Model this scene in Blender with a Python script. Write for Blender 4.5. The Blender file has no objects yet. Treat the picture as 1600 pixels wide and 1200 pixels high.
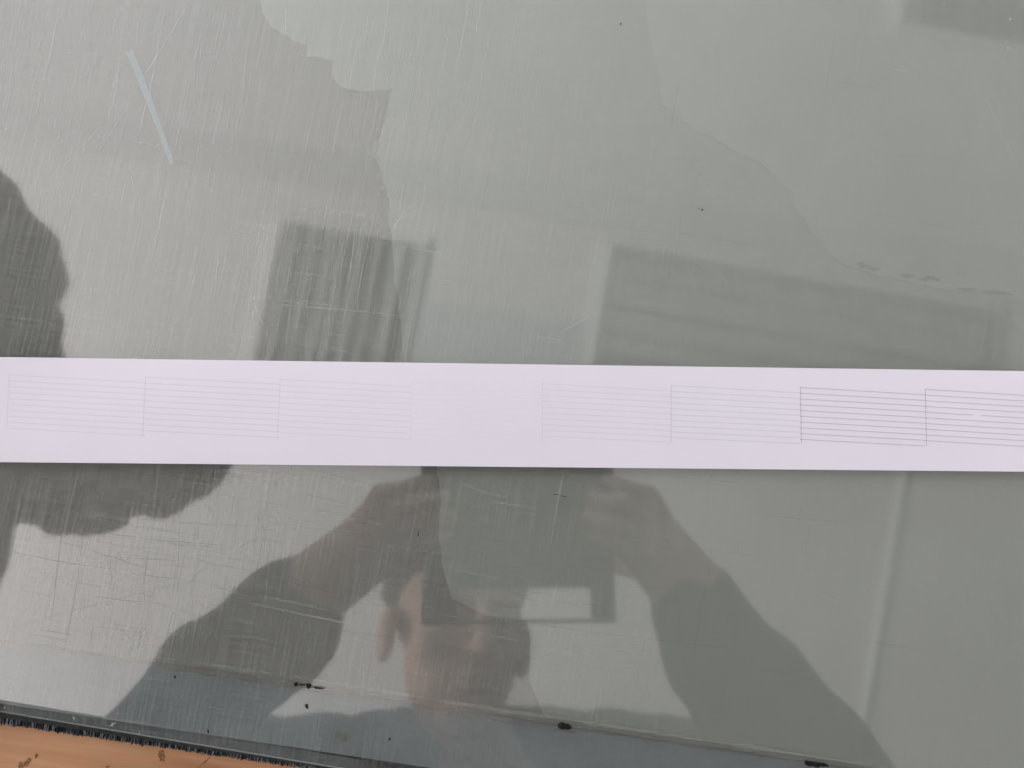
import bpy, bmesh, math, random
from mathutils import Vector, Matrix
random.seed(7)
S = bpy.context.scene
C = S.collection

# ------------------------------------------------------------------ camera
F, D = 1256.0, 0.35            # focal length in photo pixels (1600 wide), height over the glass
NX, NY = 760.0, 715.0          # photo pixel straight below the lens
dc = Vector(((NX-800)/F, -(NY-600)/F, -1.0)).normalized()
zc = -dc
xc = (Vector((1, 0, 0)) - zc*zc.x).normalized()
yc = zc.cross(xc)
R = Matrix((xc, yc, zc))       # camera axes -> world
cam_d = bpy.data.cameras.new('camera'); cam = bpy.data.objects.new('camera', cam_d); C.objects.link(cam)
cam.matrix_world = Matrix.Translation((0, 0, D)) @ R.to_4x4()
cam_d.sensor_fit = 'HORIZONTAL'; cam_d.sensor_width = 36.0
cam_d.lens = 36.0*F/1600.0
cam_d.clip_start = 0.005; cam_d.clip_end = 100
cam_d.dof.use_dof = True; cam_d.dof.focus_distance = D*1.005; cam_d.dof.aperture_fstop = 14.0
S.camera = cam

# ------------------------------------------------------------------ world, lamps, exposure
w = bpy.data.worlds.new('World'); S.world = w; w.use_nodes = True
w.node_tree.nodes['Background'].inputs[0].default_value = (0.55, 0.58, 0.60, 1)
w.node_tree.nodes['Background'].inputs[1].default_value = 0.60

def area(name, loc, target, sx, sy, power, col):
    l = bpy.data.lights.new(name, 'AREA'); l.shape = 'RECTANGLE'; l.size = sx; l.size_y = sy
    l.energy = power; l.color = col
    o = bpy.data.objects.new(name, l); C.objects.link(o); o.location = loc
    o.rotation_euler = (Vector(target)-Vector(loc)).to_track_quat('-Z', 'Y').to_euler()
    return o
area('uplight_window_side', (-2.6, -0.15, 0.50), (-0.5, -0.05, 2.0), 2.2, 0.8, 190, (1.0, 0.935, 0.925))
area('uplight_far_side', (-1.5, 2.9, 0.5), (-0.6, 0.9, 2.0), 1.8, 0.8, 112, (0.86, 0.94, 1.0))

vs = S.view_settings
vs.view_transform = 'Standard'; vs.look = 'None'; vs.exposure = 0.0; vs.gamma = 1.0; vs.use_curve_mapping = False

# ------------------------------------------------------------------ helpers
def ray(x, y):
    return R @ Vector(((x-800)/F, -(y-600)/F, -1.0))
def on(x, y, z=0.0):                       # photo pixel -> point on the horizontal plane z
    v = ray(x, y); t = (D-z)/-v.z
    return Vector((v.x*t, v.y*t, z))
def up(x, y, h):                           # photo pixel seen mirrored in the glass -> point at height h above it
    v = ray(x, y); t = (D+h)/-v.z
    return Vector((v.x*t, v.y*t, h))

def mesh_obj(name, bm, mat, parent=None, smooth=False):
    me = bpy.data.meshes.new(name); bm.to_mesh(me); bm.free()
    for m in (mat if isinstance(mat, (list, tuple)) else [mat]): me.materials.append(m)
    if smooth:
        for p in me.polygons: p.use_smooth = True
    o = bpy.data.objects.new(name, me); C.objects.link(o)
    if parent: o.parent = parent
    return o
def empty(name, loc=(0, 0, 0)):
    o = bpy.data.objects.new(name, None); C.objects.link(o); o.location = loc
    o.empty_display_size = 0.02
    return o
def keep(o, parent):                       # parent without moving
    o.parent = parent; o.matrix_parent_inverse = parent.matrix_basis.inverted()
    return o
def tag(o, label=None, cat=None, group=None, kind=None):
    if label: o['label'] = label
    if cat: o['category'] = cat
    if group: o['group'] = group
    if kind: o['kind'] = kind
    return o

def prism(bm, pts, z0, z1):                # closed prism on a polygon of 2D points
    a = [bm.verts.new((p[0], p[1], z0)) for p in pts]
    b = [bm.verts.new((p[0], p[1], z1)) for p in pts]
    n = len(pts)
    fs = [bm.faces.new(b), bm.faces.new(list(reversed(a)))]
    for i in range(n): fs.append(bm.faces.new((a[i], a[(i+1) % n], b[(i+1) % n], b[i])))
    return fs
def boxm(bm, cx, cy, cz, sx, sy, sz, M=None):
    r = bmesh.ops.create_cube(bm, size=1.0)
    for v in r['verts']:
        v.co = Vector((cx+v.co.x*sx, cy+v.co.y*sy, cz+v.co.z*sz))
        if M is not None: v.co = M @ v.co
    return r['verts']

# ------------------------------------------------------------------ materials
def mat(name):
    m = bpy.data.materials.new(name); m.use_nodes = True
    nt = m.node_tree
    return m, nt.nodes, nt.links, nt.nodes['Principled BSDF']
def simple(name, col, rough=0.6, spec=0.3, var=0.0, scale=40.0):
    m, N, L, b = mat(name)
    b.inputs['Base Color'].default_value = (*col, 1); b.inputs['Roughness'].default_value = rough
    b.inputs['Specular IOR Level'].default_value = spec
    if var:
        t = N.new('ShaderNodeTexCoord'); n = N.new('ShaderNodeTexNoise'); n.inputs['Scale'].default_value = scale
        n.inputs['Detail'].default_value = 6
        r = N.new('ShaderNodeValToRGB')
        r.color_ramp.elements[0].position = 0.3; r.color_ramp.elements[1].position = 0.7
        r.color_ramp.elements[0].color = (*[c*(1-var) for c in col], 1)
        r.color_ramp.elements[1].color = (*[min(1, c*(1+var)) for c in col], 1)
        L.new(t.outputs['Object'], n.inputs['Vector']); L.new(n.outputs['Fac'], r.inputs['Fac']); L.new(r.outputs['Color'], b.inputs['Base Color'])
    return m

EDGE = math.radians(-9.8)                  # direction of the glass edge on the table

def glass_material(name, ior, rough):
    m, N, L, b = mat(name); N.remove(b)
    out = N['Material Output']
    tr = N.new('ShaderNodeBsdfTransparent'); tr.inputs[0].default_value = (0.91, 0.918, 0.908, 1)
    gl = N.new('ShaderNodeBsdfGlossy'); gl.inputs['Roughness'].default_value = rough
    gl.inputs['Color'].default_value = (1.0, 0.995, 0.985, 1)
    di = N.new('ShaderNodeBsdfDiffuse'); di.inputs[0].default_value = (0.75, 0.78, 0.78, 1)
    lw = N.new('ShaderNodeLayerWeight'); lw.inputs['Blend'].default_value = 0.5      # Schlick, the same from both sides
    pw5 = N.new('ShaderNodeMath'); pw5.operation = 'POWER'; pw5.inputs[1].default_value = 5.0
    L.new(lw.outputs['Facing'], pw5.inputs[0])
    r0 = ((ior-1)/(ior+1))**2
    fr = N.new('ShaderNodeMath'); fr.operation = 'MULTIPLY_ADD'; fr.inputs[1].default_value = 1-r0; fr.inputs[2].default_value = r0
    L.new(pw5.outputs[0], fr.inputs[0])
    tc = N.new('ShaderNodeTexCoord')
    mp = N.new('ShaderNodeMapping'); mp.inputs['Rotation'].default_value = (0, 0, -EDGE)
    L.new(tc.outputs['Object'], mp.inputs['Vector'])
    def streak(sx, sy, det):
        s = N.new('ShaderNodeMapping'); s.inputs['Scale'].default_value = (sx, sy, 1)
        L.new(mp.outputs[0], s.inputs['Vector'])
        n = N.new('ShaderNodeTexNoise'); n.inputs['Scale'].default_value = 1.0; n.inputs['Detail'].default_value = det
        n.inputs['Roughness'].default_value = 0.6
        L.new(s.outputs[0], n.inputs['Vector']); return n
    a = streak(1300, 26, 3); c = streak(30, 1500, 3); e = streak(9, 9, 4)
    def ramp(src, p0, p1, v1):
        r = N.new('ShaderNodeMapRange'); r.inputs['From Min'].default_value = p0; r.inputs['From Max'].default_value = p1
        r.inputs['To Min'].default_value = 0; r.inputs['To Max'].default_value = v1
        L.new(src.outputs['Fac'], r.inputs['Value']); return r
    ra = ramp(a, 0.43, 0.68, 0.11); rc = ramp(c, 0.43, 0.68, 0.07); re = ramp(e, 0.25, 0.75, 1.0)
    # wiping wear: fine hairlines, denser on the much-used side of the plate
    sep = N.new('ShaderNodeSeparateXYZ'); L.new(tc.outputs['Object'], sep.inputs[0])
    wr = N.new('ShaderNodeMapRange'); wr.inputs['From Min'].default_value = -0.22; wr.inputs['From Max'].default_value = 0.10
    wr.inputs['To Min'].default_value = 1.0; wr.inputs['To Max'].default_value = 0.30
    L.new(sep.outputs['X'], wr.inputs['Value'])
    ad = N.new('ShaderNodeMath'); ad.operation = 'ADD'; L.new(ra.outputs[0], ad.inputs[0]); L.new(rc.outputs[0], ad.inputs[1])
    m1 = N.new('ShaderNodeMath'); m1.operation = 'MULTIPLY'; L.new(ad.outputs[0], m1.inputs[0]); L.new(wr.outputs[0], m1.inputs[1])
    m2 = N.new('ShaderNodeMath'); m2.operation = 'MULTIPLY_ADD'; m2.inputs[1].default_value = 0.03
    L.new(re.outputs[0], m2.inputs[0]); L.new(m1.outputs[0], m2.inputs[2])
    ro = N.new('ShaderNodeMapRange'); ro.inputs['To Min'].default_value = rough*0.8; ro.inputs['To Max'].default_value = rough*1.35
    L.new(e.outputs['Fac'], ro.inputs['Value']); L.new(ro.outputs[0], gl.inputs['Roughness'])
    mx = N.new('ShaderNodeMixShader'); L.new(fr.outputs[0], mx.inputs[0]); L.new(tr.outputs[0], mx.inputs[1]); L.new(gl.outputs[0], mx.inputs[2])
    mz = N.new('ShaderNodeMixShader'); L.new(m2.outputs[0], mz.inputs[0]); L.new(mx.outputs[0], mz.inputs[1]); L.new(di.outputs[0], mz.inputs[2])
    L.new(mz.outputs[0], out.inputs['Surface'])
    return m
M_glass = glass_material('worn_glass', 1.99, 0.042)
m, N, L, b = mat('glass_underside'); N.remove(b)
tr = N.new('ShaderNodeBsdfTransparent'); tr.inputs[0].default_value = (0.98, 0.985, 0.98, 1)
L.new(tr.outputs[0], N['Material Output'].inputs['Surface']); M_under = m

def mixed(name, col, alpha):               # thin translucent marks lying on the glass
    m, N, L, b = mat(name); N.remove(b)
    d = N.new('ShaderNodeBsdfDiffuse'); d.inputs[0].default_value = (*col, 1)
    t = N.new('ShaderNodeBsdfTransparent'); x = N.new('ShaderNodeMixShader'); x.inputs[0].default_value = alpha
    L.new(t.outputs[0], x.inputs[1]); L.new(d.outputs[0], x.inputs[2]); L.new(x.outputs[0], N['Material Output'].inputs['Surface'])
    return m

def sheet_mat(name, col, var=0.06, scale=14.0):
    m, N, L, b = mat(name)
    b.inputs['Roughness'].default_value = 0.7; b.inputs['Specular IOR Level'].default_value = 0.1
    t = N.new('ShaderNodeTexCoord'); n = N.new('ShaderNodeTexNoise'); n.inputs['Scale'].default_value = scale; n.inputs['Detail'].default_value = 5
    n2 = N.new('ShaderNodeTexNoise'); n2.inputs['Scale'].default_value = 420; n2.inputs['Detail'].default_value = 2
    ad = N.new('ShaderNodeMath'); ad.operation = 'MULTIPLY_ADD'; ad.inputs[1].default_value = 0.35
    r = N.new('ShaderNodeValToRGB')
    r.color_ramp.elements[0].position = 0.4; r.color_ramp.elements[1].position = 0.95
    r.color_ramp.elements[0].color = (*[c*(1-var) for c in col], 1); r.color_ramp.elements[1].color = (*[c*(1+var) for c in col], 1)
    L.new(t.outputs['Object'], n.inputs['Vector']); L.new(t.outputs['Object'], n2.inputs['Vector'])
    L.new(n2.outputs['Fac'], ad.inputs[0]); L.new(n.outputs['Fac'], ad.inputs[2])
    L.new(ad.outputs[0], r.inputs['Fac']); L.new(r.outputs['Color'], b.inputs['Base Color'])
    return m
M_back = sheet_mat('backing_sheet_olive', (0.246, 0.238, 0.221))
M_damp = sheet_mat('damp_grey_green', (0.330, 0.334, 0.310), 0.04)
M_damp2 = sheet_mat('drier_grey_green', (0.350, 0.354, 0.330), 0.04)
M_blot = sheet_mat('damp_edge_dark', (0.285, 0.290, 0.268))
M_board = sheet_mat('blue_grey_board', (0.238, 0.254, 0.260), 0.12, 30)
M_felt = simple('charcoal_felt', (0.052, 0.053, 0.050), 0.95, 0.05, 0.3, 600)
M_fib = [simple('fibre_black', (0.012, 0.013, 0.016), 0.9, 0.1), simple('fibre_charcoal', (0.05, 0.055, 0.065), 0.9, 0.1), simple('fibre_grey', (0.19, 0.20, 0.215), 0.9, 0.1)]
M_crumb = simple('black_crumb', (0.018, 0.018, 0.016), 0.9, 0.1, 0.5, 900)
M_rust = mixed('rust_stain', (0.19, 0.12, 0.05), 0.035)
M_tape = mixed('brown_residue', (0.16, 0.11, 0.065), 0.32)
M_seam = mixed('pale_seam', (0.50, 0.52, 0.49), 0.45)

# wood
m, N, L, b = mat('pine_wood'); M_wood = m
b.inputs['Roughness'].default_value = 0.55; b.inputs['Specular IOR Level'].default_value = 0.25
t = N.new('ShaderNodeTexCoord'); mp = N.new('ShaderNodeMapping'); mp.inputs['Scale'].default_value = (7, 75, 40)
oi = N.new('ShaderNodeObjectInfo')
va = N.new('ShaderNodeVectorMath'); va.operation = 'ADD'
n1 = N.new('ShaderNodeTexNoise'); n1.inputs['Scale'].default_value = 1.0; n1.inputs['Detail'].default_value = 7; n1.inputs['Distortion'].default_value = 0.6
r1 = N.new('ShaderNodeValToRGB'); e = r1.color_ramp.elements
e[0].position = 0.28; e[0].color = (0.40, 0.19, 0.088, 1); e[1].position = 0.72; e[1].color = (0.68, 0.365, 0.20, 1)
x = e.new(0.48); x.color = (0.59, 0.302, 0.157, 1)
n2 = N.new('ShaderNodeTexNoise'); n2.inputs['Scale'].default_value = 1.0; n2.inputs['Detail'].default_value = 3
mp2 = N.new('ShaderNodeMapping'); mp2.inputs['Scale'].default_value = (45, 900, 200)
mul = N.new('ShaderNodeMix'); mul.data_type = 'RGBA'; mul.blend_type = 'MULTIPLY'; mul.inputs['Factor'].default_value = 0.22
L.new(t.outputs['Object'], va.inputs[0]); L.new(oi.outputs['Random'], va.inputs[1])
L.new(va.outputs[0], mp.inputs['Vector']); L.new(mp.outputs[0], n1.inputs['Vector']); L.new(n1.outputs['Fac'], r1.inputs['Fac'])
L.new(va.outputs[0], mp2.inputs['Vector']); L.new(mp2.outputs[0], n2.inputs['Vector'])
L.new(r1.outputs['Color'], mul.inputs['A']); L.new(n2.outputs['Color'], mul.inputs['B']); L.new(mul.outputs['Result'], b.inputs['Base Color'])
bu = N.new('ShaderNodeBump'); bu.inputs['Strength'].default_value = 0.15; bu.inputs['Distance'].default_value = 0.0005
L.new(n2.outputs['Fac'], bu.inputs['Height']); L.new(bu.outputs[0], b.inputs['Normal'])
M_knot = simple('dark_knot', (0.24, 0.12, 0.06), 0.7, 0.2, 0.6, 900)
M_gash = simple('wood_gash', (0.34, 0.17, 0.085), 0.7, 0.2, 0.4, 300)

M_paper = simple('white_paper', (0.830, 0.774, 0.855), 0.75, 0.15, 0.012, 25)
def ink(name, col, a): return mixed(name, col, a)
M_ink = [ink('ink_mauve', (0.22, 0.17, 0.23), 0.10), ink('ink_grey_mauve', (0.20, 0.17, 0.22), 0.125), ink('ink_pink_grey', (0.28, 0.20, 0.27), 0.10), ink('ink_faint_yellow', (0.70, 0.66, 0.55), 0.04), ink('ink_violet', (0.25, 0.27, 0.40), 0.12), ink('ink_cyan', (0.14, 0.30, 0.42), 0.17), ink('ink_black', (0.05, 0.05, 0.07), 0.28), ink('ink_black_worn', (0.05, 0.05, 0.07), 0.27)]

M_jacket = simple('dark_jacket', (0.028, 0.033, 0.032), 0.9, 0.1, 0.3, 60)
M_jacket2 = simple('dark_green_jacket', (0.022, 0.030, 0.028), 0.9, 0.1, 0.3, 60)
M_skin = simple('skin', (0.55, 0.36, 0.295), 0.6, 0.3, 0.08, 60)
M_skin2 = simple('skin_tan', (0.22, 0.155, 0.11), 0.6, 0.3, 0.08, 60)
M_hair = simple('dark_hair', (0.03, 0.022, 0.018), 0.7, 0.3, 0.3, 200)
M_eye = simple('eye_white', (0.7, 0.7, 0.68), 0.3, 0.5)
M_phone = simple('phone_back', (0.06, 0.064, 0.062), 0.25, 0.5)
M_case = simple('phone_case', (0.06, 0.062, 0.058), 0.7, 0.2)
M_lens = simple('lens_glass', (0.01, 0.01, 0.012), 0.05, 0.6)
M_ceil = simple('ceiling_plaster', (0.80, 0.785, 0.77), 0.9, 0.1, 0.05, 1.1)
M_trim = simple('ceiling_trim', (0.80, 0.79, 0.775), 0.5, 0.3)
M_white = simple('white_strip', (0.93, 0.925, 0.91), 0.5, 0.3)
M_panel = simple('panel_backing', (0.27, 0.28, 0.265), 0.8, 0.2, 0.25, 3)
M_panel2 = simple('panel_backing_pale', (0.36, 0.365, 0.34), 0.8, 0.2, 0.2, 4)
M_slat3 = simple('panel_slat_dark', (0.17, 0.19, 0.18), 0.6, 0.3)
M_dark = simple('panel_dark', (0.09, 0.11, 0.10), 0.8, 0.2, 0.25, 3)
M_shade_band = simple('shade_band_grey', (0.725, 0.72, 0.71), 0.9, 0.1, 0.04, 2)
M_shade_patch = simple('shade_patch_grey', (0.64, 0.66, 0.67), 0.9, 0.1, 0.05, 3)
M_slat = simple('panel_slat', (0.52, 0.53, 0.51), 0.6, 0.3)
M_slat2 = simple('panel_slat_dull', (0.46, 0.46, 0.43), 0.6, 0.3)

# ------------------------------------------------------------------ ceiling over the table (seen mirrored in the glass)
H = 2.0
bm = bmesh.new(); prism(bm, [(-3.4, -3.2), (3.4, -3.2), (3.4, 3.6), (-3.4, 3.6)], H, H+0.08)
tag(mesh_obj('ceiling', bm, M_ceil), 'pale plaster ceiling above the glass, seen mirrored in it', 'ceiling', kind='structure')
CA = math.radians(-9.6)
def ceiling_panel(corner_px, L_, W_, nslat, along, label, ms, mb=None):
    p = up(*corner_px, H)                  # image top-left corner of the panel
    t = empty('ceiling_panel', (p.x, p.y, H)); t.rotation_euler = (0, 0, CA)
    # local: x right, y down the picture = -y
    bm = bmesh.new(); boxm(bm, L_/2, -W_/2, -0.006, L_-0.055, W_-0.055, 0.008); mesh_obj('backing', bm, mb or M_panel, t)
    for (cx, cy, sx, sy, zz) in ((L_/2, -0.0125, L_+0.02, 0.025, -0.007), (L_/2, -W_+0.0125, L_+0.02, 0.025, -0.007), (0.0, -W_/2, 0.030, W_-0.052, -0.009), (L_, -W_/2, 0.022, W_-0.052, -0.007)):
        bm = bmesh.new(); boxm(bm, cx, cy, zz, sx, sy, 0.012); mesh_obj('frame_bar', bm, M_white if cx == 0.0 else (ms if cx == L_ else M_trim), t)
    me = None
    for i in range(nslat):
        f = (i+0.5)/nslat
        if me is None:
            bm = bmesh.new()
            if along == 'y': boxm(bm, 0, 0, 0, 0.022, W_-0.07, 0.012)
            else: boxm(bm, 0, 0, 0, L_-0.07, 0.062, 0.008)
            o = mesh_obj('slat', bm, ms, t); me = o.data
        else:
            o = bpy.data.objects.new('slat', me); C.objects.link(o); o.parent = t
        j = random.uniform(-0.014, 0.014)
        o.scale = (random.uniform(0.55, 1.5), 1, 1) if along == 'y' else (1, random.uniform(0.7, 1.3), 1)
        o.location = (0.04+(L_-0.08)*f+j, -W_/2, -0.018-0.0003*i) if along == 'y' else (L_/2, -0.04-(W_-0.08)*f+j, -0.014-0.0003*i)
    bm = bmesh.new(); boxm(bm, 0.045, -W_/2, -0.0125, 0.05, W_-0.06, 0.004); mesh_obj('gap_shade_strip', bm, M_panel, t)  # dark strip painting the shade of a gap at the left end
    tag(t, label, 'ceiling panel', 'ceiling panels mirrored in the glass')
    return t
ceiling_panel((437, 333), 0.44, 0.62, 7, 'y', 'square slatted ceiling panel mirrored left of the plate centre', M_slat)
ceiling_panel((950, 370), 1.20, 0.42, 4, 'x', 'long slatted ceiling panel mirrored right of the plate centre', M_slat2, M_panel2)
q = up(1420, 62, H)
ceiling_panel_top = ceiling_panel((1437, -255), 0.75, 0.66, 9, 'y', 'slatted ceiling panel mirrored in the top right corner', M_slat3, M_dark)
def ceiling_slab(name, px, th, mt, label, cat):
    bm = bmesh.new(); prism(bm, [up(x, y, H) for x, y in px], H-th, H-0.002); bmesh.ops.recalc_face_normals(bm, faces=bm.faces)
    return tag(mesh_obj(name, bm, mt), label, cat)
ceiling_slab('ceiling_shade_band', [(-500, 90), (2000, 452), (1994, 505), (-508, 143)], 0.004, M_shade_band, 'soft ceiling shading painted as a thin grey band, mirrored above the slatted panels', 'ceiling shading')  # flat grey slab stands in for a soft dark band of shade
ceiling_slab('ceiling_shade_patch', [(660, 470), (918, 508), (880, 700), (622, 662)], 0.004, M_shade_patch, 'soft ceiling shading painted as a bluish grey patch, mirrored just above the paper strip', 'ceiling hatch')  # soft patch of shade put into the colour of a flat slab
p0, p1 = up(1418, 700, H), up(1332, 1215, H)
bm = bmesh.new(); d = (p1-p0).normalized(); nrm = Vector((-d.y, d.x, 0))*0.006
prism(bm, [p0-nrm, p0+nrm, p1+nrm, p1-nrm][::1], H-0.011, H-0.002)
bmesh.ops.recalc_face_normals(bm, faces=bm.faces)
tag(mesh_obj('ceiling_strip', bm, M_white), 'thin white ceiling cover strip mirrored at lower right', 'ceiling strip')

# ------------------------------------------------------------------ wooden table, felt mat, board
ZW = -0.0115
e0, e1 = on(0, 1117, 0), on(480, 1197, 0)      # lower edge of the glass
ed = (e1-e0).normalized(); en = Vector((ed.y, -ed.x, 0))   # en points out, towards the photographer
org = e0
def along(s, n, z=0.0):                         # s along the edge from the left frame border, n outward
    v = org + ed*s + en*n; return Vector((v.x, v.y, z))
ang = math.atan2(ed.y, ed.x)
table = empty('wooden_table', along(0, 0, ZW)); table.rotation_euler = (0, 0, ang)
tag(table, 'orange pine table top showing below the plate edge at lower left', 'table')
pw = 0.0145
ys = [0.16, 0.09, 0.03, -0.0045, -0.019, -0.0345, -0.051, -0.12, -0.20]   # plank borders, local y (up the picture positive)
ys = [0.5, 0.36, 0.22, 0.08, -0.06, -0.16]
for i in range(len(ys)-1):
    a, c = ys[i], ys[i+1]
    bm = bmesh.new(); boxm(bm, 0.30, (a+c)/2, -0.0125, 1.3, (a-c)-0.0006, 0.025)
    bmesh.ops.bevel(bm, geom=list(bm.edges), offset=0.0005, segments=1, affect='EDGES')
    pk = mesh_obj('plank', bm, M_wood, table)
    if a > 0 > c: near_plank = pk
def blob(bm, cx, cy, rx, ry, z, n=14, jit=0.3, rot=0.0, h=0.0):
    pts = []
    for k in range(n):
        a = 2*math.pi*k/n; r = 1+random.uniform(-jit, jit)
        x, y = rx*r*math.cos(a), ry*r*math.sin(a)
        pts.append((cx+x*math.cos(rot)-y*math.sin(rot), cy+x*math.sin(rot)+y*math.cos(rot)))
    if h: prism(bm, pts, z, z+h)
    else: bm.faces.new([bm.verts.new((p[0], p[1], z)) for p in pts])
for nm, px, py, rx, ry, rot, mt in (('knot', 253, 1181, 0.0013, 0.0024, 0.2, M_knot), ('knot', 57, 1181, 0.0006, 0.0010, 0, M_knot),
        ('knot', 42, 1192, 0.0020, 0.0011, 0.9, M_knot), ('knot', 33, 1197, 0.0011, 0.0015, 0.3, M_knot), ('gash', 318, 1192, 0.0034, 0.0004, 0.75, M_gash),
        ('knot', 168, 1198, 0.0008, 0.0005, 0.2, M_knot)):
    p = on(px, py, ZW); bm = bmesh.new(); blob(bm, 0, 0, rx, ry, 0, 16, 0.3, rot, 0.00025)
    o = mesh_obj(nm, bm, mt); o.location = (p.x, p.y, ZW-0.0001); o.parent = near_plank; bpy.context.view_layer.update(); o.matrix_parent_inverse = table.matrix_world.inverted()

# felt mat: thin slab + frayed fringe of fibres
g0, g1 = on(0, 1121, -0.0072), on(480, 1196, -0.0072); gd = (g1-g0).normalized()
gn = Vector((gd.y, -gd.x, 0))
def fe(s_, n=0.0, z=-0.0072):              # along the felt's front edge
    v = g0+gd*s_+gn*n; return Vector((v.x, v.y, z))
bm = bmesh.new()
prism(bm, [fe(-0.4), fe(0.75), along(0.75, -0.55), along(-0.4, -0.55)][::-1], ZW+0.0003, -0.0072)
bmesh.ops.recalc_face_normals(bm, faces=bm.faces)
felt = mesh_obj('felt_mat', bm, M_felt)
tag(felt, 'charcoal felt mat with frayed edge sticking out under the glass plate', 'mat')
bm = bmesh.new()
for i in range(5200):
    s = random.uniform(-0.02, 0.20); taper = max(0.0, 1-(s/0.20))
    n0 = -0.0008
    clump = 0.5+0.5*math.sin(s*900+3*math.sin(s*233))
    ln = (0.0014+0.0022*taper)*random.uniform(0.80, 1.0)*(0.85+0.15*clump)
    z0 = random.uniform(ZW+0.0006, -0.0072); z1 = max(ZW+0.0002, z0-random.uniform(0, 0.002))
    p = fe(s, n0, z0); q2 = fe(s+random.gauss(0, 0.0003), n0+0.0008+ln, z1)
    wd = ed*random.uniform(0.00010, 0.00028)
    f = bm.faces.new([bm.verts.new(p-wd), bm.verts.new(p+wd), bm.verts.new(q2+wd*0.9), bm.verts.new(q2-wd*0.9)])
    f.material_index = random.choices((0, 1, 2), (0.42, 0.33, 0.25))[0]
fr = mesh_obj('frayed_fringe', bm, M_fib, felt); fr['kind'] = 'stuff'

# blue-grey board under the glass
bm = bmesh.new()
b0, b1 = on(0, 1099, -0.0058), on(480, 1171, -0.0058); bd = (b1-b0).normalized(); bn = Vector((-bd.y, bd.x, 0))
q = lambda s, n: (b0+bd*s+bn*n)
prism(bm, [q(-0.45, 0), q(0.9, 0), q(0.9, 0.52), q(-0.45, 0.52)], -0.0068, -0.0058)
board = mesh_obj('base_board', bm, M_board)
tag(board, 'blue-grey board showing as a band along the lower edge under the glass', 'board')

# olive backing sheet with damp patches
ZB = -0.0050
s0, s1 = on(0, 1004, ZB), on(1270, 1192, ZB); sd = (s1-s0).normalized(); sn = Vector((-sd.y, sd.x, 0))
q = lambda s, n: (s0+sd*s+sn*n)
bm = bmesh.new(); prism(bm, [q(-0.45, 0), q(0.9, 0), q(0.9, 0.45), q(-0.45, 0.45)], ZB-0.0006, ZB)
sheet = mesh_obj('backing_sheet', bm, M_back)
tag(sheet, 'olive-grey backing sheet lying under the scratched glass plate', 'sheet')
def patch(name, px, z, mt, parent, sub=3, jit=1.2, h=0.0003):
    pts = [on(x, y, z) for x, y in px]
    out = []
    for i in range(len(pts)):
        a, c = pts[i], pts[(i+1) % len(pts)]
        big = (a-c).length > 0.12
        k = 1 if big else sub
        for j in range(k):
            p = a.lerp(c, j/k)
            if j: p += Vector((random.gauss(0, 1), random.gauss(0, 1), 0))*0.00028*jit
            out.append(p)
    bm = bmesh.new(); prism(bm, out, z-h, z); bmesh.ops.recalc_face_normals(bm, faces=bm.faces)
    bmesh.ops.triangulate(bm, faces=bm.faces)
    return mesh_obj(name, bm, mt, parent)
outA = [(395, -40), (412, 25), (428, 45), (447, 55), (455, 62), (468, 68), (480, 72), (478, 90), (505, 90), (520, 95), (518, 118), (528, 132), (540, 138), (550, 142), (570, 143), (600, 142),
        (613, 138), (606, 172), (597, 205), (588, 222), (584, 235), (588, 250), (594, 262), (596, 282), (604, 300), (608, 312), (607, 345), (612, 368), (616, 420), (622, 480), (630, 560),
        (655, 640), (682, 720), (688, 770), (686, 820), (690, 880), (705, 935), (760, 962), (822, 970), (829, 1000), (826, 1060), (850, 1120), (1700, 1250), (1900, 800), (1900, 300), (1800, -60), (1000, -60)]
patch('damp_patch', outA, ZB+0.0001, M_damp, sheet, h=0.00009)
outC = [(1003, -60), (1008, 10), (1018, 70), (1030, 120), (1034, 165), (1060, 180), (1080, 200), (1115, 215), (1150, 238), (1190, 255), (1215, 285), (1240, 300), (1238, 322), (1262, 350), (1280, 378), (1300, 402), (1330, 418), (1380, 432), (1460, 450), (1530, 458), (1600, 468),
        (1900, 520), (1900, -60)]
patch('drier_patch', outC, ZB+0.0002, M_damp2, sheet, h=0.00009)
bm = bmesh.new()
for (x, y, rx, ry) in ((1350, 414, 12, 5), (1362, 420, 9, 3), (1415, 432, 16, 2.5), (1445, 434, 16, 4), (1468, 437, 8, 3), (1510, 452, 22, 2.5), (1560, 458, 25, 2),
                       (590, 230, 5, 9), (586, 243, 4, 6), (596, 272, 4, 7), (600, 292, 4, 5), (545, 140, 10, 3), (604, 330, 3, 12)):
    for k in range(3):
        p = on(x+random.gauss(0, rx*0.4), y+random.gauss(0, ry*0.4), ZB+0.0003+0.00003*k)
        sc = D/F
        blob(bm, p.x, p.y, rx*sc*random.uniform(0.4, 0.8), ry*sc*random.uniform(0.5, 0.9), p.z, 12, 0.35, -0.1)
o = mesh_obj('damp_edge_blots', bm, M_blot, sheet); o['kind'] = 'stuff'

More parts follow.
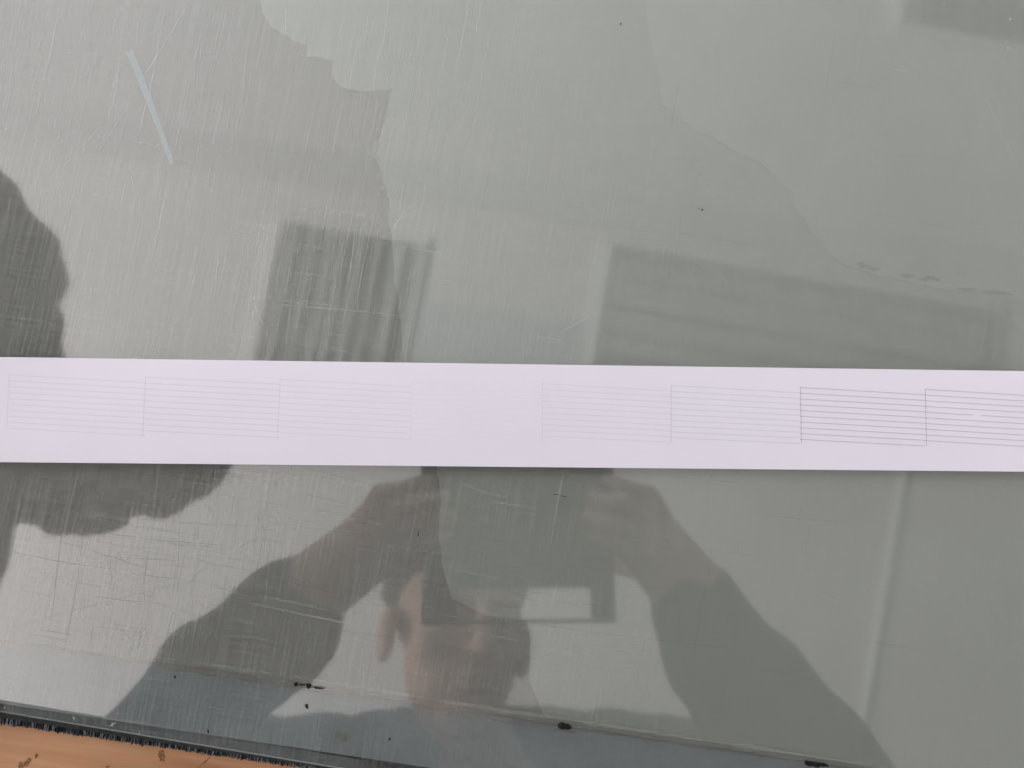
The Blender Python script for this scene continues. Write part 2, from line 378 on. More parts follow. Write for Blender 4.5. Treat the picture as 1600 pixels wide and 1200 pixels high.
# brown residue lines and pale seam along the sheet's edge
def ribbon(bm, pts, wid, z, mi=0, wob=0.0):
    vs_ = []
    for i, p in enumerate(pts):
        a = pts[max(0, i-1)]; c = pts[min(len(pts)-1, i+1)]
        d_ = (c-a).normalized(); n_ = Vector((-d_.y, d_.x, 0))
        w_ = wid(i/(len(pts)-1)) if callable(wid) else wid
        off = n_*random.gauss(0, wob)
        vs_.append((bm.verts.new((p.x+n_.x*w_/2+off.x, p.y+n_.y*w_/2+off.y, z)), bm.verts.new((p.x-n_.x*w_/2+off.x, p.y-n_.y*w_/2+off.y, z))))
    for i in range(len(vs_)-1):
        f = bm.faces.new((vs_[i][0], vs_[i][1], vs_[i+1][1], vs_[i+1][0])); f.material_index = mi
def polyline(px, n, z):
    P = [on(x, y, z) for x, y in px]; out = []
    tot = sum((P[i+1]-P[i]).length for i in range(len(P)-1))
    for i in range(len(P)-1):
        k = max(1, int(n*(P[i+1]-P[i]).length/tot))
        for j in range(k): out.append(P[i].lerp(P[i+1], j/k))
    return out+[P[-1]]
edge_px = lambda dy: [(-60, 992+dy), (0, 1002+dy), (250, 1036+dy), (460, 1066+dy), (700, 1106+dy), (900, 1136+dy), (1270, 1191+dy), (1400, 1211+dy)]
bm = bmesh.new(); ribbon(bm, polyline(edge_px(-4), 160, 0), lambda t: 0.0013+0.0007*math.sin(t*61)*math.sin(t*17), ZB+0.0005, 0, 0.00012)
mesh_obj('pale_edge', bm, M_seam, sheet)
bm = bmesh.new(); ribbon(bm, polyline(edge_px(5), 220, 0), lambda t: max(0.0001, 0.0005+0.0005*math.sin(t*83)*math.sin(t*29+1)), ZB+0.0006, 0, 0.0001)
ribbon(bm, polyline([(250, 1050), (460, 1080), (700, 1120), (900, 1150)], 120, 0), lambda t: max(0.00008, 0.0004+0.0006*math.sin(t*53)*math.sin(t*13+2)), ZB+0.0006, 0, 0.0001)
mesh_obj('brown_residue', bm, M_tape, sheet)
p = on(532, 1151, -0.0054); bm = bmesh.new(); [blob(bm, 0.0001*k, 0, 0.0042*(1-k/9), 0.0036*(1-k/9), 0.00004*k, 20, 0.12) for k in range(8)]
o = mesh_obj('rust_spot', bm, M_rust, board); o.location = p

# ------------------------------------------------------------------ glass plate
TH, CH_W, CH_D = 0.0044, 0.0060, 0.0027
bm = bmesh.new()
L0, L1, DEP = -0.45, 0.95, 0.60
prof = [(-CH_W, 0.0), (0.0, -CH_D), (0.0, -TH), (-DEP, -TH), (-DEP, 0.0)]
va_ = [bm.verts.new(along(L0, n, z)) for n, z in prof]; vb_ = [bm.verts.new(along(L1, n, z)) for n, z in prof]
for i in range(5):
    j = (i+1) % 5
    f = bm.faces.new((va_[i], va_[j], vb_[j], vb_[i])); f.material_index = 1 if i == 2 else (2 if i == 1 else 0)
bm.faces.new(va_); bm.faces.new(list(reversed(vb_)))
bmesh.ops.recalc_face_normals(bm, faces=bm.faces)
M_edge = simple('ground_glass_edge', (0.31, 0.335, 0.315), 0.35, 0.5)
plate = mesh_obj('glass_plate', bm, [M_glass, M_under, M_edge])
tag(plate, 'scratched clear glass plate lying under the paper strip', 'glass plate')

# scuff and scratches
Zs = 0.00012
M_scuff = mixed('pale_scuff', (0.68, 0.74, 0.78), 0.36)
px = [(195, 81), (208, 80), (222, 112), (236, 150), (250, 190), (262, 225), (273, 255), (266, 258), (254, 225), (243, 196), (232, 168), (220, 138), (209, 108), (202, 92)]
bm = bmesh.new(); bm.faces.new([bm.verts.new(on(x, y, 0.0002)) for x, y in px]); bmesh.ops.triangulate(bm, faces=bm.faces)
bmesh.ops.recalc_face_normals(bm, faces=bm.faces)
mesh_obj('scuff_mark', bm, M_scuff, plate)

M_sc = [mixed('scratch_light_a', (0.85, 0.88, 0.90), 0.33), mixed('scratch_light_b', (0.80, 0.83, 0.84), 0.19), mixed('scratch_light_c', (0.75, 0.78, 0.78), 0.10),
        mixed('scratch_dull_a', (0.10, 0.10, 0.09), 0.22), mixed('scratch_dull_b', (0.12, 0.12, 0.11), 0.12)]
bm = bmesh.new()
def scratch(pxs, wid, mi, broken=0.0):
    P = polyline(pxs, max(6, int(sum(math.dist(pxs[i], pxs[i+1]) for i in range(len(pxs)-1))/12)), 0)
    seg = []
    def flush():
        if len(seg) > 1:
            ribbon(bm, list(seg), lambda t: wid*(0.35+0.65*math.sin(math.pi*min(1, max(0, t*0.94+0.03)))), Zs+random.uniform(0, 0.00004), mi, 0.00003)
        seg.clear()
    for p in P:
        seg.append(p)
        if random.random() < broken: flush()
    flush()
W = 0.0003
for pxs, wd, mi in (([(298, 0), (262, 60), (225, 120), (190, 180), (155, 240)], 0.9, 0), ([(258, 25), (246, 80), (235, 140), (222, 185), (215, 225)], 0.9, 0),
        ([(325, 10), (300, 110), (285, 180), (270, 250)], 1.3, 1), ([(260, 290), (248, 360), (235, 410)], 1.8, 2), ([(95, 0), (87, 40), (75, 110)], 1.2, 0), ([(40, 0), (22, 80), (18, 120)], 1.0, 1),
        ([(125, 90), (112, 155)], 0.9, 0), ([(352, 145), (338, 200), (330, 238)], 1.0, 0), ([(445, 0), (447, 50)], 0.9, 1), ([(608, 0), (600, 60), (590, 90), (583, 140)], 1.1, 1),
        ([(558, 65), (552, 100), (545, 140)], 1.1, 1), ([(408, 120), (403, 158)], 0.9, 0), ([(180, 5), (222, 35)], 0.9, 0), ([(120, 115), (215, 135)], 0.8, 2), ([(180, 215), (220, 222), (265, 232)], 0.8, 1),
        ([(410, 474), (470, 479), (560, 486), (640, 496)], 1.0, 1), ([(555, 360), (550, 400), (545, 440)], 1.0, 1), ([(657, 310), (628, 335), (608, 368)], 1.0, 1), ([(435, 385), (520, 390)], 0.8, 2),
        ([(875, 520), (925, 492)], 0.8, 1), ([(835, 525), (880, 532)], 0.8, 1), ([(48, 100), (36, 135)], 0.9, 0), ([(70, 115), (72, 140)], 0.8, 1), ([(345, 140), (330, 235)], 0.6, 1), ([(700, 60), (690, 110)], 0.8, 1),
        ([(0, 278), (45, 284)], 0.7, 1), ([(0, 495), (60, 500), (110, 515)], 0.9, 2), ([(390, 942), (450, 955), (560, 978)], 1.1, 1), ([(345, 992), (400, 996), (428, 1003)], 1.2, 2), ([(405, 930), (520, 955)], 0.8, 1),
        ([(555, 842), (630, 858), (705, 866)], 0.9, 2), ([(695, 745), (765, 772)], 1.0, 2), ([(350, 520), (420, 530)], 0.7, 2), ([(1385, 112), (1400, 109), (1425, 113)], 1.0, 1), ([(1410, 15), (1402, 70)], 1.0, 2),
        ([(520, 800), (523, 870)], 0.7, 2), ([(1100, 385), (960, 372)], 0.7, 2),
        ([(101, 805), (92, 870), (85, 930), (80, 970)], 1.2, 3), ([(131, 830), (122, 900), (112, 960), (105, 990)], 1.2, 3), ([(223, 965), (216, 1015)], 1.2, 3), ([(146, 978), (140, 1012)], 1.0, 3),
        ([(20, 862), (90, 877), (180, 890)], 0.9, 3), ([(30, 828), (150, 862), (290, 908)], 0.9, 4), ([(200, 895), (275, 905)], 0.9, 3), ([(290, 912), (322, 884)], 0.8, 3), ([(372, 856), (400, 842)], 0.8, 3),
        ([(55, 982), (110, 992)], 0.8, 3), ([(330, 915), (400, 932)], 0.8, 3), ([(380, 788), (420, 828)], 0.6, 4), ([(352, 733), (362, 742), (378, 748)], 0.8, 3), ([(470, 770), (545, 788)], 0.8, 4), ([(72, 850), (70, 905)], 0.8, 4),
        ([(172, 870), (173, 893)], 0.9, 3), ([(375, 770), (366, 850)], 0.8, 4), ([(1300, 640), (1310, 660)], 0.5, 4), ([(1285, 925), (1310, 936)], 0.6, 3), ([(1060, 745), (1160, 755)], 0.6, 4)):
    scratch(pxs, wd*W*1.15, mi, 0.03)
def rnd_scratch(cx, cy, ln, vertical, mi, wd):
    a = math.radians(98.5 if vertical else 8.5)+random.gauss(0, 0.05)
    if random.random() < 0.05: a += random.choice((-1, 1))*random.uniform(0.3, 0.9)
    dx, dy = math.cos(a)*ln/2, math.sin(a)*ln/2
    cv = random.gauss(0, 0.005)*ln
    scratch([(cx-dx, cy-dy), (cx+cv, cy+cv), (cx+dx, cy+dy)], wd, mi, 0.06)
for i in range(230):        # upper left: bright steep hairlines
    rnd_scratch(random.uniform(-20, 420)*random.uniform(0.5, 1), random.triangular(-20, 420, 40), random.expovariate(1/45)+14, random.random() < 0.8, random.choices((0, 1, 2), (0.1, 0.3, 0.6))[0], W*random.uniform(0.45, 1.0))
for i in range(240):        # over the mirrored panel
    rnd_scratch(random.gauss(500, 85), random.uniform(330, 565), random.expovariate(1/55)+18, random.random() < 0.7, random.choices((1, 2), (0.22, 0.78))[0], W*random.uniform(0.4, 0.9))
for i in range(330):        # lower left: dull cross hatching
    rnd_scratch(random.triangular(-20, 620, 260), random.uniform(735, 1010), random.expovariate(1/55)+18, random.random() < 0.42, random.choices((3, 4, 2), (0.08, 0.52, 0.40))[0], W*random.uniform(0.4, 0.95))
for i in range(170):        # lower middle
    rnd_scratch(random.triangular(380, 1250, 560), random.uniform(740, 1060), random.expovariate(1/60)+15, random.random() < 0.2, random.choices((4, 2, 1), (0.35, 0.6, 0.05))[0], W*random.uniform(0.35, 0.8))
for i in range(230):        # everywhere, thin
    rnd_scratch(random.uniform(-20, 1620), random.uniform(-20, 1060), random.expovariate(1/60)+12, random.random() < 0.6, random.choices((4, 2), (0.35, 0.65))[0], W*random.uniform(0.3, 0.7))
for i in range(60):
    rnd_scratch(random.uniform(550, 760), random.uniform(-10, 340), random.expovariate(1/45)+15, True, random.choices((1, 2), (0.15, 0.85))[0], W*random.uniform(0.4, 0.9))
o = mesh_obj('scratches', bm, M_sc, plate); o['kind'] = 'stuff'
# dust specks
M_dust = mixed('dust', (0.88, 0.88, 0.86), 0.32)
bm = bmesh.new()
for (x, y, r_) in ((8, 1105, 2), (116, 1122, 3), (185, 1115, 2), (218, 1145, 2), (176, 1132, 3), (245, 204, 2.2), (627, 1007, 2.2), (790, 814, 1.8), (733, 984, 1.8), (682, 1021, 1.5), (38, 134, 1.8), (113, 154, 1.6), (203, 220, 1.6),
                   (1578, 30, 3), (1520, 62, 2.5), (1574, 75, 2.5), (488, 19, 1.6), (763, 1124, 1.8), (640, 1141, 1.4), (345, 992, 1.5)):
    p = on(x, y, 0); blob(bm, p.x, p.y, r_*D/F*0.45, r_*D/F*0.9, 0.0003, 9, 0.35, random.uniform(-1, 1))
for i in range(150):
    qy = random.uniform(0, 1100)
    if 545 < qy < 750: continue
    p = on(random.uniform(0, 1600), qy, 0); r_ = random.uniform(0.35, 0.8)*D/F
    blob(bm, p.x, p.y, r_, r_, 0.0003, 6, 0.4)
ribbon(bm, [on(172, 1134, 0), on(176, 1132, 0), on(181, 1128.5, 0)], 0.0005, 0.0003)
o = mesh_obj('dust_specks', bm, M_dust, plate); o['kind'] = 'stuff'

# ------------------------------------------------------------------ crumbs and hairs on the glass
def crumb(name, pieces, label, cat, hgt=0.0006):
    x0, y0 = pieces[0][0], pieces[0][1]; p0 = on(x0, y0, 0)
    bm = bmesh.new()
    for (x, y, rx, ry, rot) in pieces:
        p = on(x, y, 0)-p0
        r = bmesh.ops.create_icosphere(bm, subdivisions=2, radius=1.0)
        for v in r['verts']:
            j = 1+random.uniform(-0.3, 0.3)
            X, Y = v.co.x*rx*D/F*j, v.co.y*ry*D/F*j
            v.co = Vector((p.x+X*math.cos(rot)-Y*math.sin(rot), p.y+X*math.sin(rot)+Y*math.cos(rot), hgt*(0.9+v.co.z*0.85)*j))
    o = mesh_obj(name, bm, M_crumb); o.location = (p0.x, p0.y, 0.0002)
    return tag(o, label, cat)
crumb('dirt_crumb', [(877, 1133, 5, 5, 0), (884, 1134, 6, 4.5, 0), (890, 1135, 3, 3.5, 0)], 'largest dark dirt crumb on the sheet edge, below the mirrored phone', 'crumb', 0.0009)
crumb('dirt_crumb', [(463, 1068, 3, 3, 0), (472, 1069, 7, 1, -0.1)], 'small dark crumb on the sheet edge, left of a close pair', 'crumb')
crumb('dirt_crumb', [(483, 1071, 4, 4, 0), (497, 1074, 10, 1.2, -0.15)], 'small dark crumb with a tail on the sheet edge, right of a close pair', 'crumb')
crumb('dirt_crumb', [(1262, 1191, 7, 3.5, -0.1), (1274, 1193, 9, 3.6, -0.12), (1286, 1194, 8, 3, -0.1)], 'long flat dark crumb at the bottom frame border, lower right', 'crumb', 0.0008)
crumb('dirt_speck', [(480, 1104, 1.8, 2.8, 0.3), (479, 1101, 2.8, 1.4, 0.4)], 'tiny black speck on the blue-grey band below the crumb pair', 'speck', 0.0003)
crumb('dirt_speck', [(326, 1142, 1.2, 3.2, 0.2)], 'tiny dark upright speck on the blue-grey band above the wood', 'speck', 0.0003)
crumb('dirt_speck', [(609, 1154, 1.4, 2.0, 0.2)], 'tiny dark speck on the blue-grey band right of the rust spot', 'speck', 0.0003)
crumb('dirt_speck', [(274, 1057, 1.7, 1.7, 0)], 'tiny round black speck on the blue-grey band left of the crumb pair', 'speck', 0.0003)
crumb('short_hair', [(654, 834, 0.8, 4.5, -0.1)], 'short black hair lying upright on the mirrored left hand', 'hair', 0.0003)
crumb('short_hair', [(867, 772.5, 4.5, 0.45, -0.05), (880, 775, 5, 0.45, -0.15)], 'short black hair lying flat just below the paper strip', 'hair', 0.0003)
crumb('dirt_speck', [(1097, 328, 2.2, 0.6, -0.2), (1092, 326, 1.2, 0.5, 0.3)], 'tiny dark speck on the glass above the long mirrored panel', 'speck', 0.0003)
crumb('dirt_speck', [(970, 38, 1.2, 1.2, 0)], 'tiny dark speck near the top frame border', 'speck', 0.0003)

# ------------------------------------------------------------------ paper strip with nozzle test print
bm = bmesh.new()
tl, tr_, bl, br = on(0, 558, 0), on(1600, 580, 0), on(0, 722, 0), on(1600, 737, 0)
nx_, ny_ = 90, 14
grid = []
PT = 0.00012
def pz(u, v):
    return 0.00036+0.00010*math.sin(u*7.0+0.5)*math.sin(v*2.2+0.4)+0.00005*math.sin(u*17)
for k in range(2):
    g = []
    for i in range(nx_+1):
        u = -0.12+1.24*i/nx_
        col = []
        for j in range(ny_+1):
            v = j/ny_
            p = tl.lerp(tr_, u).lerp(bl.lerp(br, u), v)
            col.append(bm.verts.new((p.x, p.y, pz(u, v)+(PT if k else 0))))
        g.append(col)
    grid.append(g)
for i in range(nx_):
    for j in range(ny_):
        bm.faces.new((grid[1][i][j], grid[1][i+1][j], grid[1][i+1][j+1], grid[1][i][j+1]))
        bm.faces.new((grid[0][i][j+1], grid[0][i+1][j+1], grid[0][i+1][j], grid[0][i][j]))
for i in range(nx_):
    for j in (0, ny_):
        bm.faces.new((grid[0][i][j], grid[0][i+1][j], grid[1][i+1][j], grid[1][i][j]))
for j in range(ny_):
    for i in (0, nx_):
        bm.faces.new((grid[0][i][j], grid[0][i][j+1], grid[1][i][j+1], grid[1][i][j]))
bmesh.ops.recalc_face_normals(bm, faces=bm.faces)
strip = mesh_obj('paper_strip', bm, M_paper, smooth=False)
tag(strip, 'long white paper strip with fine printed line blocks crossing the glass', 'paper')
def uvz(p):                                # height of the paper under a point
    u = (p-tl).dot((tr_-tl).normalized())/(tr_-tl).length
    v = (p-tl).dot((bl-tl).normalized())/(bl-tl).length
    return pz(u, min(1, max(0, v)))+PT+0.00012
def pline(bm, a, c, wpx, n=14):
    P = [on(a[0]+(c[0]-a[0])*i/n, a[1]+(c[1]-a[1])*i/n, 0) for i in range(n+1)]
    vs_ = []
    d_ = (P[-1]-P[0]).normalized(); n_ = Vector((-d_.y, d_.x, 0))*wpx*D/F/2
    for p in P:
        z = uvz(p); vs_.append((bm.verts.new((p.x+n_.x, p.y+n_.y, z)), bm.verts.new((p.x-n_.x, p.y-n_.y, z))))
    for i in range(n): bm.faces.new((vs_[i][0], vs_[i][1], vs_[i+1][1], vs_[i+1][0]))
xs = [16, 228, 438, 643, 847, 1048, 1249, 1444, 1640]
topL = [586, 589.5, 593, 597, 599.5, 602.5, 605.5, 608.5]      # first line, left end
topR = [598, 600.5, 604.5, 608, 611, 614, 617, 620.5]          # first line, right end
botL = [669, 673, 676, 679, 681.5, 684, 686.5, 688.5]
botR = [681, 684, 686.5, 689, 691, 693, 697, 700]
for k in range(8):
    bm = bmesh.new()
    wpx = 1.25 if k < 6 else 1.15
    for i in range(10):
        f = i/9
        a = (xs[k], topL[k]+(botL[k]-topL[k])*f); c = (xs[k+1], topR[k]+(botR[k]-topR[k])*f)
        if k == 7 and i == 4:
            g = lambda t: (a[0]+(c[0]-a[0])*t, a[1]+(c[1]-a[1])*t)
            pline(bm, a, g(0.385), wpx); pline(bm, g(0.445), c, wpx)
        else: pline(bm, a, c, wpx)
    yb = botR[k-1] if k else botL[0]
    lean = -4 if k <= 2 else (0 if k <= 5 else 2.5)
    pline(bm, (xs[k]+(0.5 if k else 0), topL[k]-0.5), (xs[k]+lean, yb), wpx)
    o = mesh_obj('printed_line_block', bm, M_ink[k], strip)
    o['label'] = ['faint mauve line block at the left frame border', 'grey mauve line block', 'pinkish grey line block', 'almost invisible yellow line block', 'pale violet line block',
                  'pale cyan line block', 'dark black line block', 'black line block with one broken line at the right frame border'][k]

# ------------------------------------------------------------------ phone in a flip case, held above the glass
Xc, Yc, Zc = R @ Vector((1, 0, 0)), R @ Vector((0, 1, 0)), R @ Vector((0, 0, 1))
PM = Matrix.Translation((0, 0, D)) @ R.to_4x4()       # phone lies parallel to the picture plane, lens at its local origin
sc = 2*D/F
px0, px1 = (662-NX)*sc, (958-NX)*sc
py1, py0 = (NY-690)*sc, (NY-836)*sc                   # body top and bottom in local y
fy = (NY-966)*sc                                      # flap lower end
phone = empty('phone', (0, 0, D)); phone.rotation_euler = R.to_euler()
tag(phone, 'black phone in an open flip case, mirrored below the paper strip', 'phone')
def pbox(name, x0, x1, y0, y1, z0, z1, mt, bev=0.0):
    bm = bmesh.new(); boxm(bm, (x0+x1)/2, (y0+y1)/2, (z0+z1)/2, x1-x0, y1-y0, z1-z0)
    if bev: bmesh.ops.bevel(bm, geom=list(bm.edges), offset=bev, segments=3, affect='EDGES')
    return mesh_obj(name, bm, mt, phone)
phone_body = pbox('body', px0, px1, py0, py1, 0.004, 0.012, M_phone, 0.003)
pbox('case_shell', px0-0.002, px1+0.002, py0-0.002, py1+0.002, 0.006, 0.0115, M_case, 0.002)
wx0, wx1, wy0, wy1 = (716-NX)*sc, (920-NX)*sc, (NY-960)*sc, (NY-914)*sc
bm = bmesh.new()
o_ = [(px0, fy), (px1, fy), (px1, py0), (px0, py0)]; i_ = [(wx0, wy0), (wx1, wy0), (wx1, wy1), (wx0, wy1)]
for z, flip in ((0.005, True), (0.008, False)):
    A = [bm.verts.new((x, y, z)) for x, y in o_]; B = [bm.verts.new((x, y, z)) for x, y in i_]
    for i in range(4):
        f = [A[i], A[(i+1) % 4], B[(i+1) % 4], B[i]]; bm.faces.new(f)
bm.verts.ensure_lookup_table()
V = list(bm.verts)
for i in range(4):
    j = (i+1) % 4
    bm.faces.new((V[i], V[j], V[8+j], V[8+i])); bm.faces.new((V[4+i], V[4+j], V[12+j], V[12+i]))
bmesh.ops.recalc_face_normals(bm, faces=bm.faces)
mesh_obj('case_flap', bm, M_case, phone)['label'] = 'open case flap with a rectangular window'
bm = bmesh.new(); bmesh.ops.create_cone(bm, cap_ends=True, segments=20, radius1=0.006, radius2=0.006, depth=0.002)
o = mesh_obj('camera_lens', bm, M_lens, phone_body); o.location = (0, 0, 0.0035)

# ------------------------------------------------------------------ people (voxel-merged bodies)
def ball(bm, c, r, sub=2, M=None):
    rr = bmesh.ops.create_icosphere(bm, subdivisions=sub, radius=1.0)
    for v in rr['verts']:
        q_ = Vector((v.co.x*r[0], v.co.y*r[1], v.co.z*r[2])) if isinstance(r, (tuple, list)) else v.co*r
        if M is not None: q_ = M @ q_
        v.co = c+q_
def limb(bm, pts, rad):
    for i in range(len(pts)-1):
        a, c = pts[i], pts[i+1]; ra, rb = rad[i], rad[i+1]
        n = max(2, int((c-a).length/(0.35*min(ra, rb))))
        for k in range(n+1):
            t = k/n; ball(bm, a.lerp(c, t), ra+(rb-ra)*t)
FOLDS = bpy.data.textures.new('cloth_folds', 'CLOUDS'); FOLDS.noise_scale = 0.045; FOLDS.noise_depth = 1
def merged(name, bm, mt, parent, vox, smooth=6):
    o = mesh_obj(name, bm, mt)
    bpy.context.view_layer.update()
    o.parent = parent; o.matrix_parent_inverse = parent.matrix_world.inverted()
    r = o.modifiers.new('remesh', 'REMESH'); r.mode = 'VOXEL'; r.voxel_size = vox; r.use_smooth_shade = True
    if 'jacket' in name:
        dm = o.modifiers.new('folds', 'DISPLACE'); dm.texture = FOLDS; dm.strength = 0.015; dm.mid_level = 0.5; dm.texture_coords = 'GLOBAL'
    s = o.modifiers.new('smooth', 'SMOOTH'); s.iterations = smooth; s.factor = 0.5
    return o
def head(bm, c, f, u, s=1.0):
    """c centre, f facing direction, u crown direction"""
    f = f.normalized(); u = (u-f*u.dot(f)).normalized(); r = u.cross(f)
    M = Matrix((r, f, u)).transposed()
    T = lambda x, y, z: c+M @ (Vector((x, y, z))*s)
    ball(bm, T(0, -0.015, 0.035), (0.076*s, 0.096*s, 0.088*s), 3, M)          # skull
    ball(bm, T(0, 0.018, -0.035), (0.062*s, 0.070*s, 0.080*s), 3, M)          # face
    ball(bm, T(0, 0.045, -0.095), (0.034*s, 0.034*s, 0.026*s), 2, M)          # chin
    for sx in (-1, 1):
        ball(bm, T(0.040*sx, 0.055, -0.028), (0.026*s, 0.026*s, 0.026*s), 2, M)   # cheeks
        ball(bm, T(0.030*sx, 0.080, 0.020), (0.022*s, 0.010*s, 0.008*s), 2, M)    # brow
        ball(bm, T(0.082*sx, -0.005, -0.012), (0.010*s, 0.020*s, 0.034*s), 2, M)  # ear
    for k in range(5):
        ball(bm, T(0, 0.084+0.006*k, 0.010-0.011*k), (0.008+0.0012*k)*s)      # nose
    for sx in (-1, 1): ball(bm, T(0.010*sx, 0.098, -0.036), 0.008*s)
    ball(bm, T(0, 0.083, -0.062), (0.022*s, 0.010*s, 0.006*s), 2, M)          # lips
    ball(bm, T(0, 0.080, -0.071), (0.019*s, 0.010*s, 0.006*s), 2, M)
    return T, M
def face_details(T, M, s, parent, tilt=0):
    for sx in (-1, 1):
        bm = bmesh.new(); ball(bm, T(0.030*sx, 0.070, 0.004), 0.0120*s, 2)
        o = mesh_obj('eye', bm, M_eye, smooth=True); bpy.context.view_layer.update(); o.parent = parent; o.matrix_parent_inverse = parent.matrix_world.inverted()
    bm = bmesh.new()
    ball(bm, T(0, -0.030, 0.050), (0.083*s, 0.097*s, 0.088*s), 3, M)
    for k in range(120):
        a = random.uniform(0, 2*math.pi); b_ = random.uniform(0.0, 1.3)
        ball(bm, T(0.082*math.cos(a)*math.cos(b_), -0.032+0.096*math.sin(a)*math.cos(b_), 0.045+0.090*math.sin(b_)), 0.010*s, 1)
    merged('hair', bm, M_hair, parent, 0.005, 2)

def hand(bm, wrist, palm, knuckles, tips, thumb_base, thumb_tip, bend):
    """palm as a slab of balls, four fingers, thumb"""
    for kx in knuckles:
        limb(bm, [wrist.lerp(palm, 0.4), palm.lerp(kx, 0.5), kx], [0.026, 0.020, 0.0130])
    limb(bm, [wrist, palm], [0.033, 0.031])
    for kx, tp, rr in zip(knuckles, tips, (0.0090, 0.0096, 0.0092, 0.0080)):
        d_ = tp-kx
        m1 = kx+d_*0.46+bend*0.010; m2 = kx+d_*0.76+bend*0.009
        limb(bm, [kx, m1, m2, tp], [rr*1.12, rr, rr*0.92, rr*0.80])
    m1 = thumb_base.lerp(thumb_tip, 0.5)-bend*0.006
    limb(bm, [palm.lerp(thumb_base, 0.3), thumb_base, m1, thumb_tip], [0.016, 0.0135, 0.0115, 0.0090])

# --- photographer, leaning in from the lower side of the picture
root = up(900, 1500, 0.05)
pg = empty('person', (root.x, root.y, -0.75))
tag(pg, 'person in a dark jacket holding a phone with both hands, mirrored below the strip', 'person')
bm = bmesh.new()
hc = up(716, 985, 0.60)
T, Mh = head(bm, hc, Vector((0.32, 0.36, -0.88)), Vector((0.05, 0.9, 0.42)), 1.0)
neck0 = hc+Vector((0.005, -0.12, 0.06)); chest = up(790, 1290, 0.60)
limb(bm, [hc+Vector((0, -0.045, 0.02)), neck0, chest], [0.055, 0.056, 0.07])
# left hand in the picture
wl = up(480, 928, 0.335)
pl = up(572, 858, 0.345)
kn = [up(600, 775, 0.345), up(622, 800, 0.340), up(634, 828, 0.338), up(640, 858, 0.338)]
tp = [up(668, 752, 0.352), up(694, 778, 0.340), up(704, 808, 0.338), up(696, 838, 0.338)]
hand(bm, wl, pl, kn, tp, up(600, 880, 0.375), up(690, 868, 0.380), Vector((0, 0, -1)))
limb(bm, [up(350, 1055, 0.315), wl], [0.038, 0.034])
# right hand
wr_ = up(1082, 930, 0.335); pr = up(1028, 862, 0.345)
kn = [up(1010, 778, 0.345), up(996, 802, 0.340), up(988, 830, 0.338), up(984, 858, 0.338)]
tp = [up(950, 752, 0.352), up(926, 780, 0.340), up(918, 810, 0.338), up(926, 840, 0.338)]
hand(bm, wr_, pr, kn, tp, up(1000, 885, 0.375), up(925, 872, 0.380), Vector((0, 0, -1)))
limb(bm, [up(1150, 1045, 0.315), wr_], [0.038, 0.034])
merged('body', bm, M_skin, pg, 0.0032, 4)
face_details(T, Mh, 1.0, pg)
bm = bmesh.new()
shL, shR = up(585, 1215, 0.66), up(1010, 1215, 0.66)
elL, elR = up(195, 1245, 0.26), up(1300, 1270, 0.26)
limb(bm, [up(460, 946, 0.335), up(415, 990, 0.325), up(350, 1055, 0.315), elL, shL], [0.040, 0.045, 0.050, 0.054, 0.075])
limb(bm, [up(1090, 955, 0.335), up(1115, 1000, 0.325), up(1165, 1075, 0.315), elR, shR], [0.044, 0.050, 0.055, 0.060, 0.075])
for k in range(5):                            # sleeve folds
    t = k/5; ball(bm, up(435, 975, 0.33).lerp(up(330, 1075, 0.312), t)+Vector((random.uniform(-.008, .008), random.uniform(-.008, .008), 0)), 0.046+0.005*(k % 2))
limb(bm, [shL, neck0+Vector((0, -0.05, 0.0)), shR], [0.078, 0.070, 0.078])
hip = Vector((0.0, chest.y-0.42, 0.12))
for sx in (-1, 0, 1):
    limb(bm, [chest+Vector((0.11*sx, -0.06, 0.0)), chest.lerp(hip, 0.5)+Vector((0.11*sx, 0, 0)), hip+Vector((0.10*sx, 0, 0))], [0.11, 0.12, 0.11])
merged('jacket', bm, M_jacket, pg, 0.006, 6)
bm = bmesh.new()
for sx in (-1, 1):
    limb(bm, [hip+Vector((0.09*sx, 0, 0)), Vector((0.11*sx, hip.y+0.05, -0.30)), Vector((0.11*sx, hip.y-0.02, -0.70))], [0.095, 0.065, 0.05])
    ball(bm, Vector((0.11*sx, hip.y+0.04, -0.72)), (0.045, 0.12, 0.03), 3)
merged('trousers', bm, M_jacket2, pg, 0.008, 4)

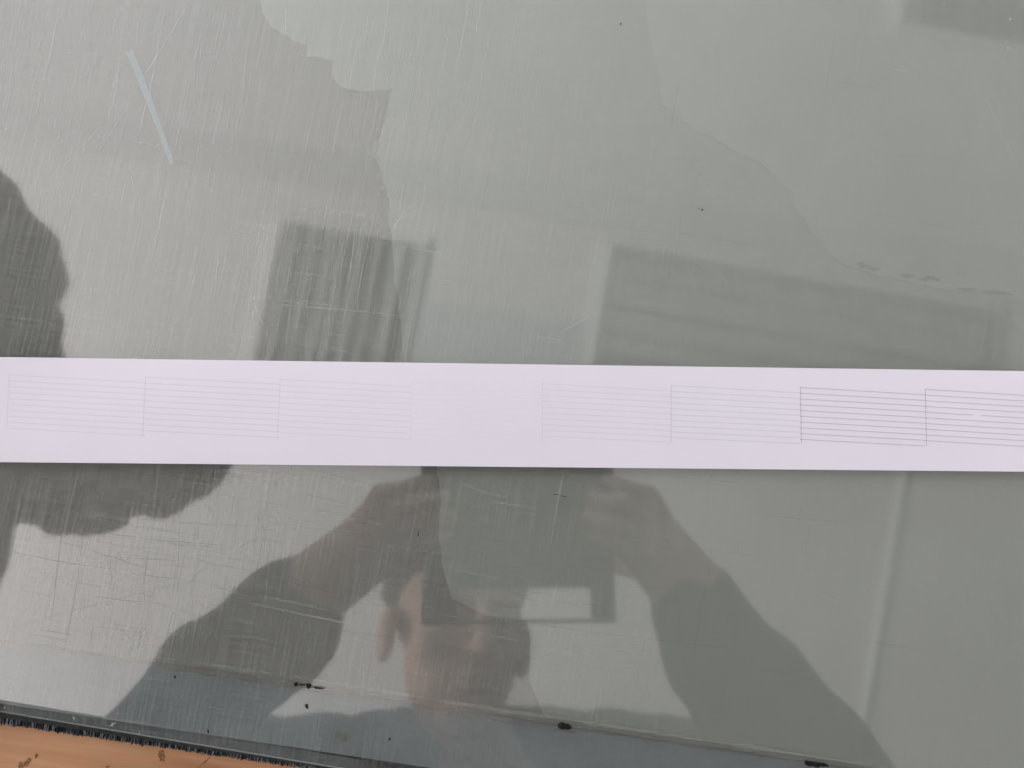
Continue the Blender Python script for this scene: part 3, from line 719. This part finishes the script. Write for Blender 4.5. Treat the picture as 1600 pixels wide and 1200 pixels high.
# --- bystander leaning in from the left
root = up(-500, 600, 0.05)
by = empty('person', (-0.95, 0.1, -0.75))
tag(by, 'person in a dark green jacket leaning over the plate from the left', 'person')
bm = bmesh.new()
hc = up(150, 708, 0.52)
T, Mh = head(bm, hc, Vector((0.25, -0.30, -0.92)), Vector((0.9, 0.15, 0.25)), 1.0)
neck0 = hc+Vector((-0.10, 0.02, 0.03)); chest = up(-75, 610, 0.55)
limb(bm, [hc+Vector((-0.04, 0, 0.02)), neck0, chest], [0.055, 0.056, 0.07])
for sy, el in ((-1, up(-110, 900, 0.36)), (1, up(-200, 300, 0.36))):
    y0 = -0.13 if sy < 0 else 0.24
    wv = Vector((-0.40, y0, 0.045)); pv = Vector((-0.345, y0, 0.030))
    hand(bm, wv, pv, [pv+Vector((0.040, sy*(0.024-0.016*k), -0.008)) for k in range(4)], [pv+Vector((0.105+0.008*(k in (1, 2)), sy*(0.034-0.022*k), -0.020)) for k in range(4)],
         pv+Vector((0.0, -sy*0.035, -0.005)), pv+Vector((0.045, -sy*0.060, -0.016)), Vector((0, 0, 0.6)))
    limb(bm, [el, wv], [0.036, 0.028])
merged('body', bm, M_skin2, by, 0.004, 4)
face_details(T, Mh, 1.0, by)
bm = bmesh.new()
limb(bm, [up(-70, 335, 0.52), up(-45, 440, 0.52), up(-38, 560, 0.52), up(-50, 700, 0.50), up(-75, 800, 0.46), up(-110, 900, 0.36)], [0.072, 0.088, 0.086, 0.075, 0.06, 0.055])
limb(bm, [up(-70, 335, 0.52), up(-200, 300, 0.36)], [0.072, 0.055])
limb(bm, [up(-110, 900, 0.36), Vector((-0.43, -0.125, 0.11))], [0.055, 0.045]); limb(bm, [up(-200, 300, 0.36), Vector((-0.43, 0.24, 0.11))], [0.055, 0.045])
hip = Vector((-0.95, 0.1, 0.10))
for sy in (-1, 0, 1):
    limb(bm, [up(-60, 560, 0.55)+Vector((0, 0.10*sy, 0)), hip+Vector((0, 0.10*sy, 0))], [0.10, 0.12])
merged('jacket', bm, M_jacket2, by, 0.006, 6)
bm = bmesh.new()
for sy in (-1, 1):
    limb(bm, [hip+Vector((0, 0.09*sy, 0)), hip+Vector((0.03, 0.1*sy, -0.40)), hip+Vector((-0.02, 0.1*sy, -0.82))], [0.095, 0.065, 0.05])
    ball(bm, hip+Vector((0.05, 0.1*sy, -0.83)), (0.12, 0.045, 0.03), 3)
merged('trousers', bm, M_jacket, by, 0.008, 4)

S.render.resolution_x = 1024; S.render.resolution_y = 768
S.cycles.max_bounces = 8; S.cycles.diffuse_bounces = 4; S.cycles.glossy_bounces = 4; S.cycles.transparent_max_bounces = 24
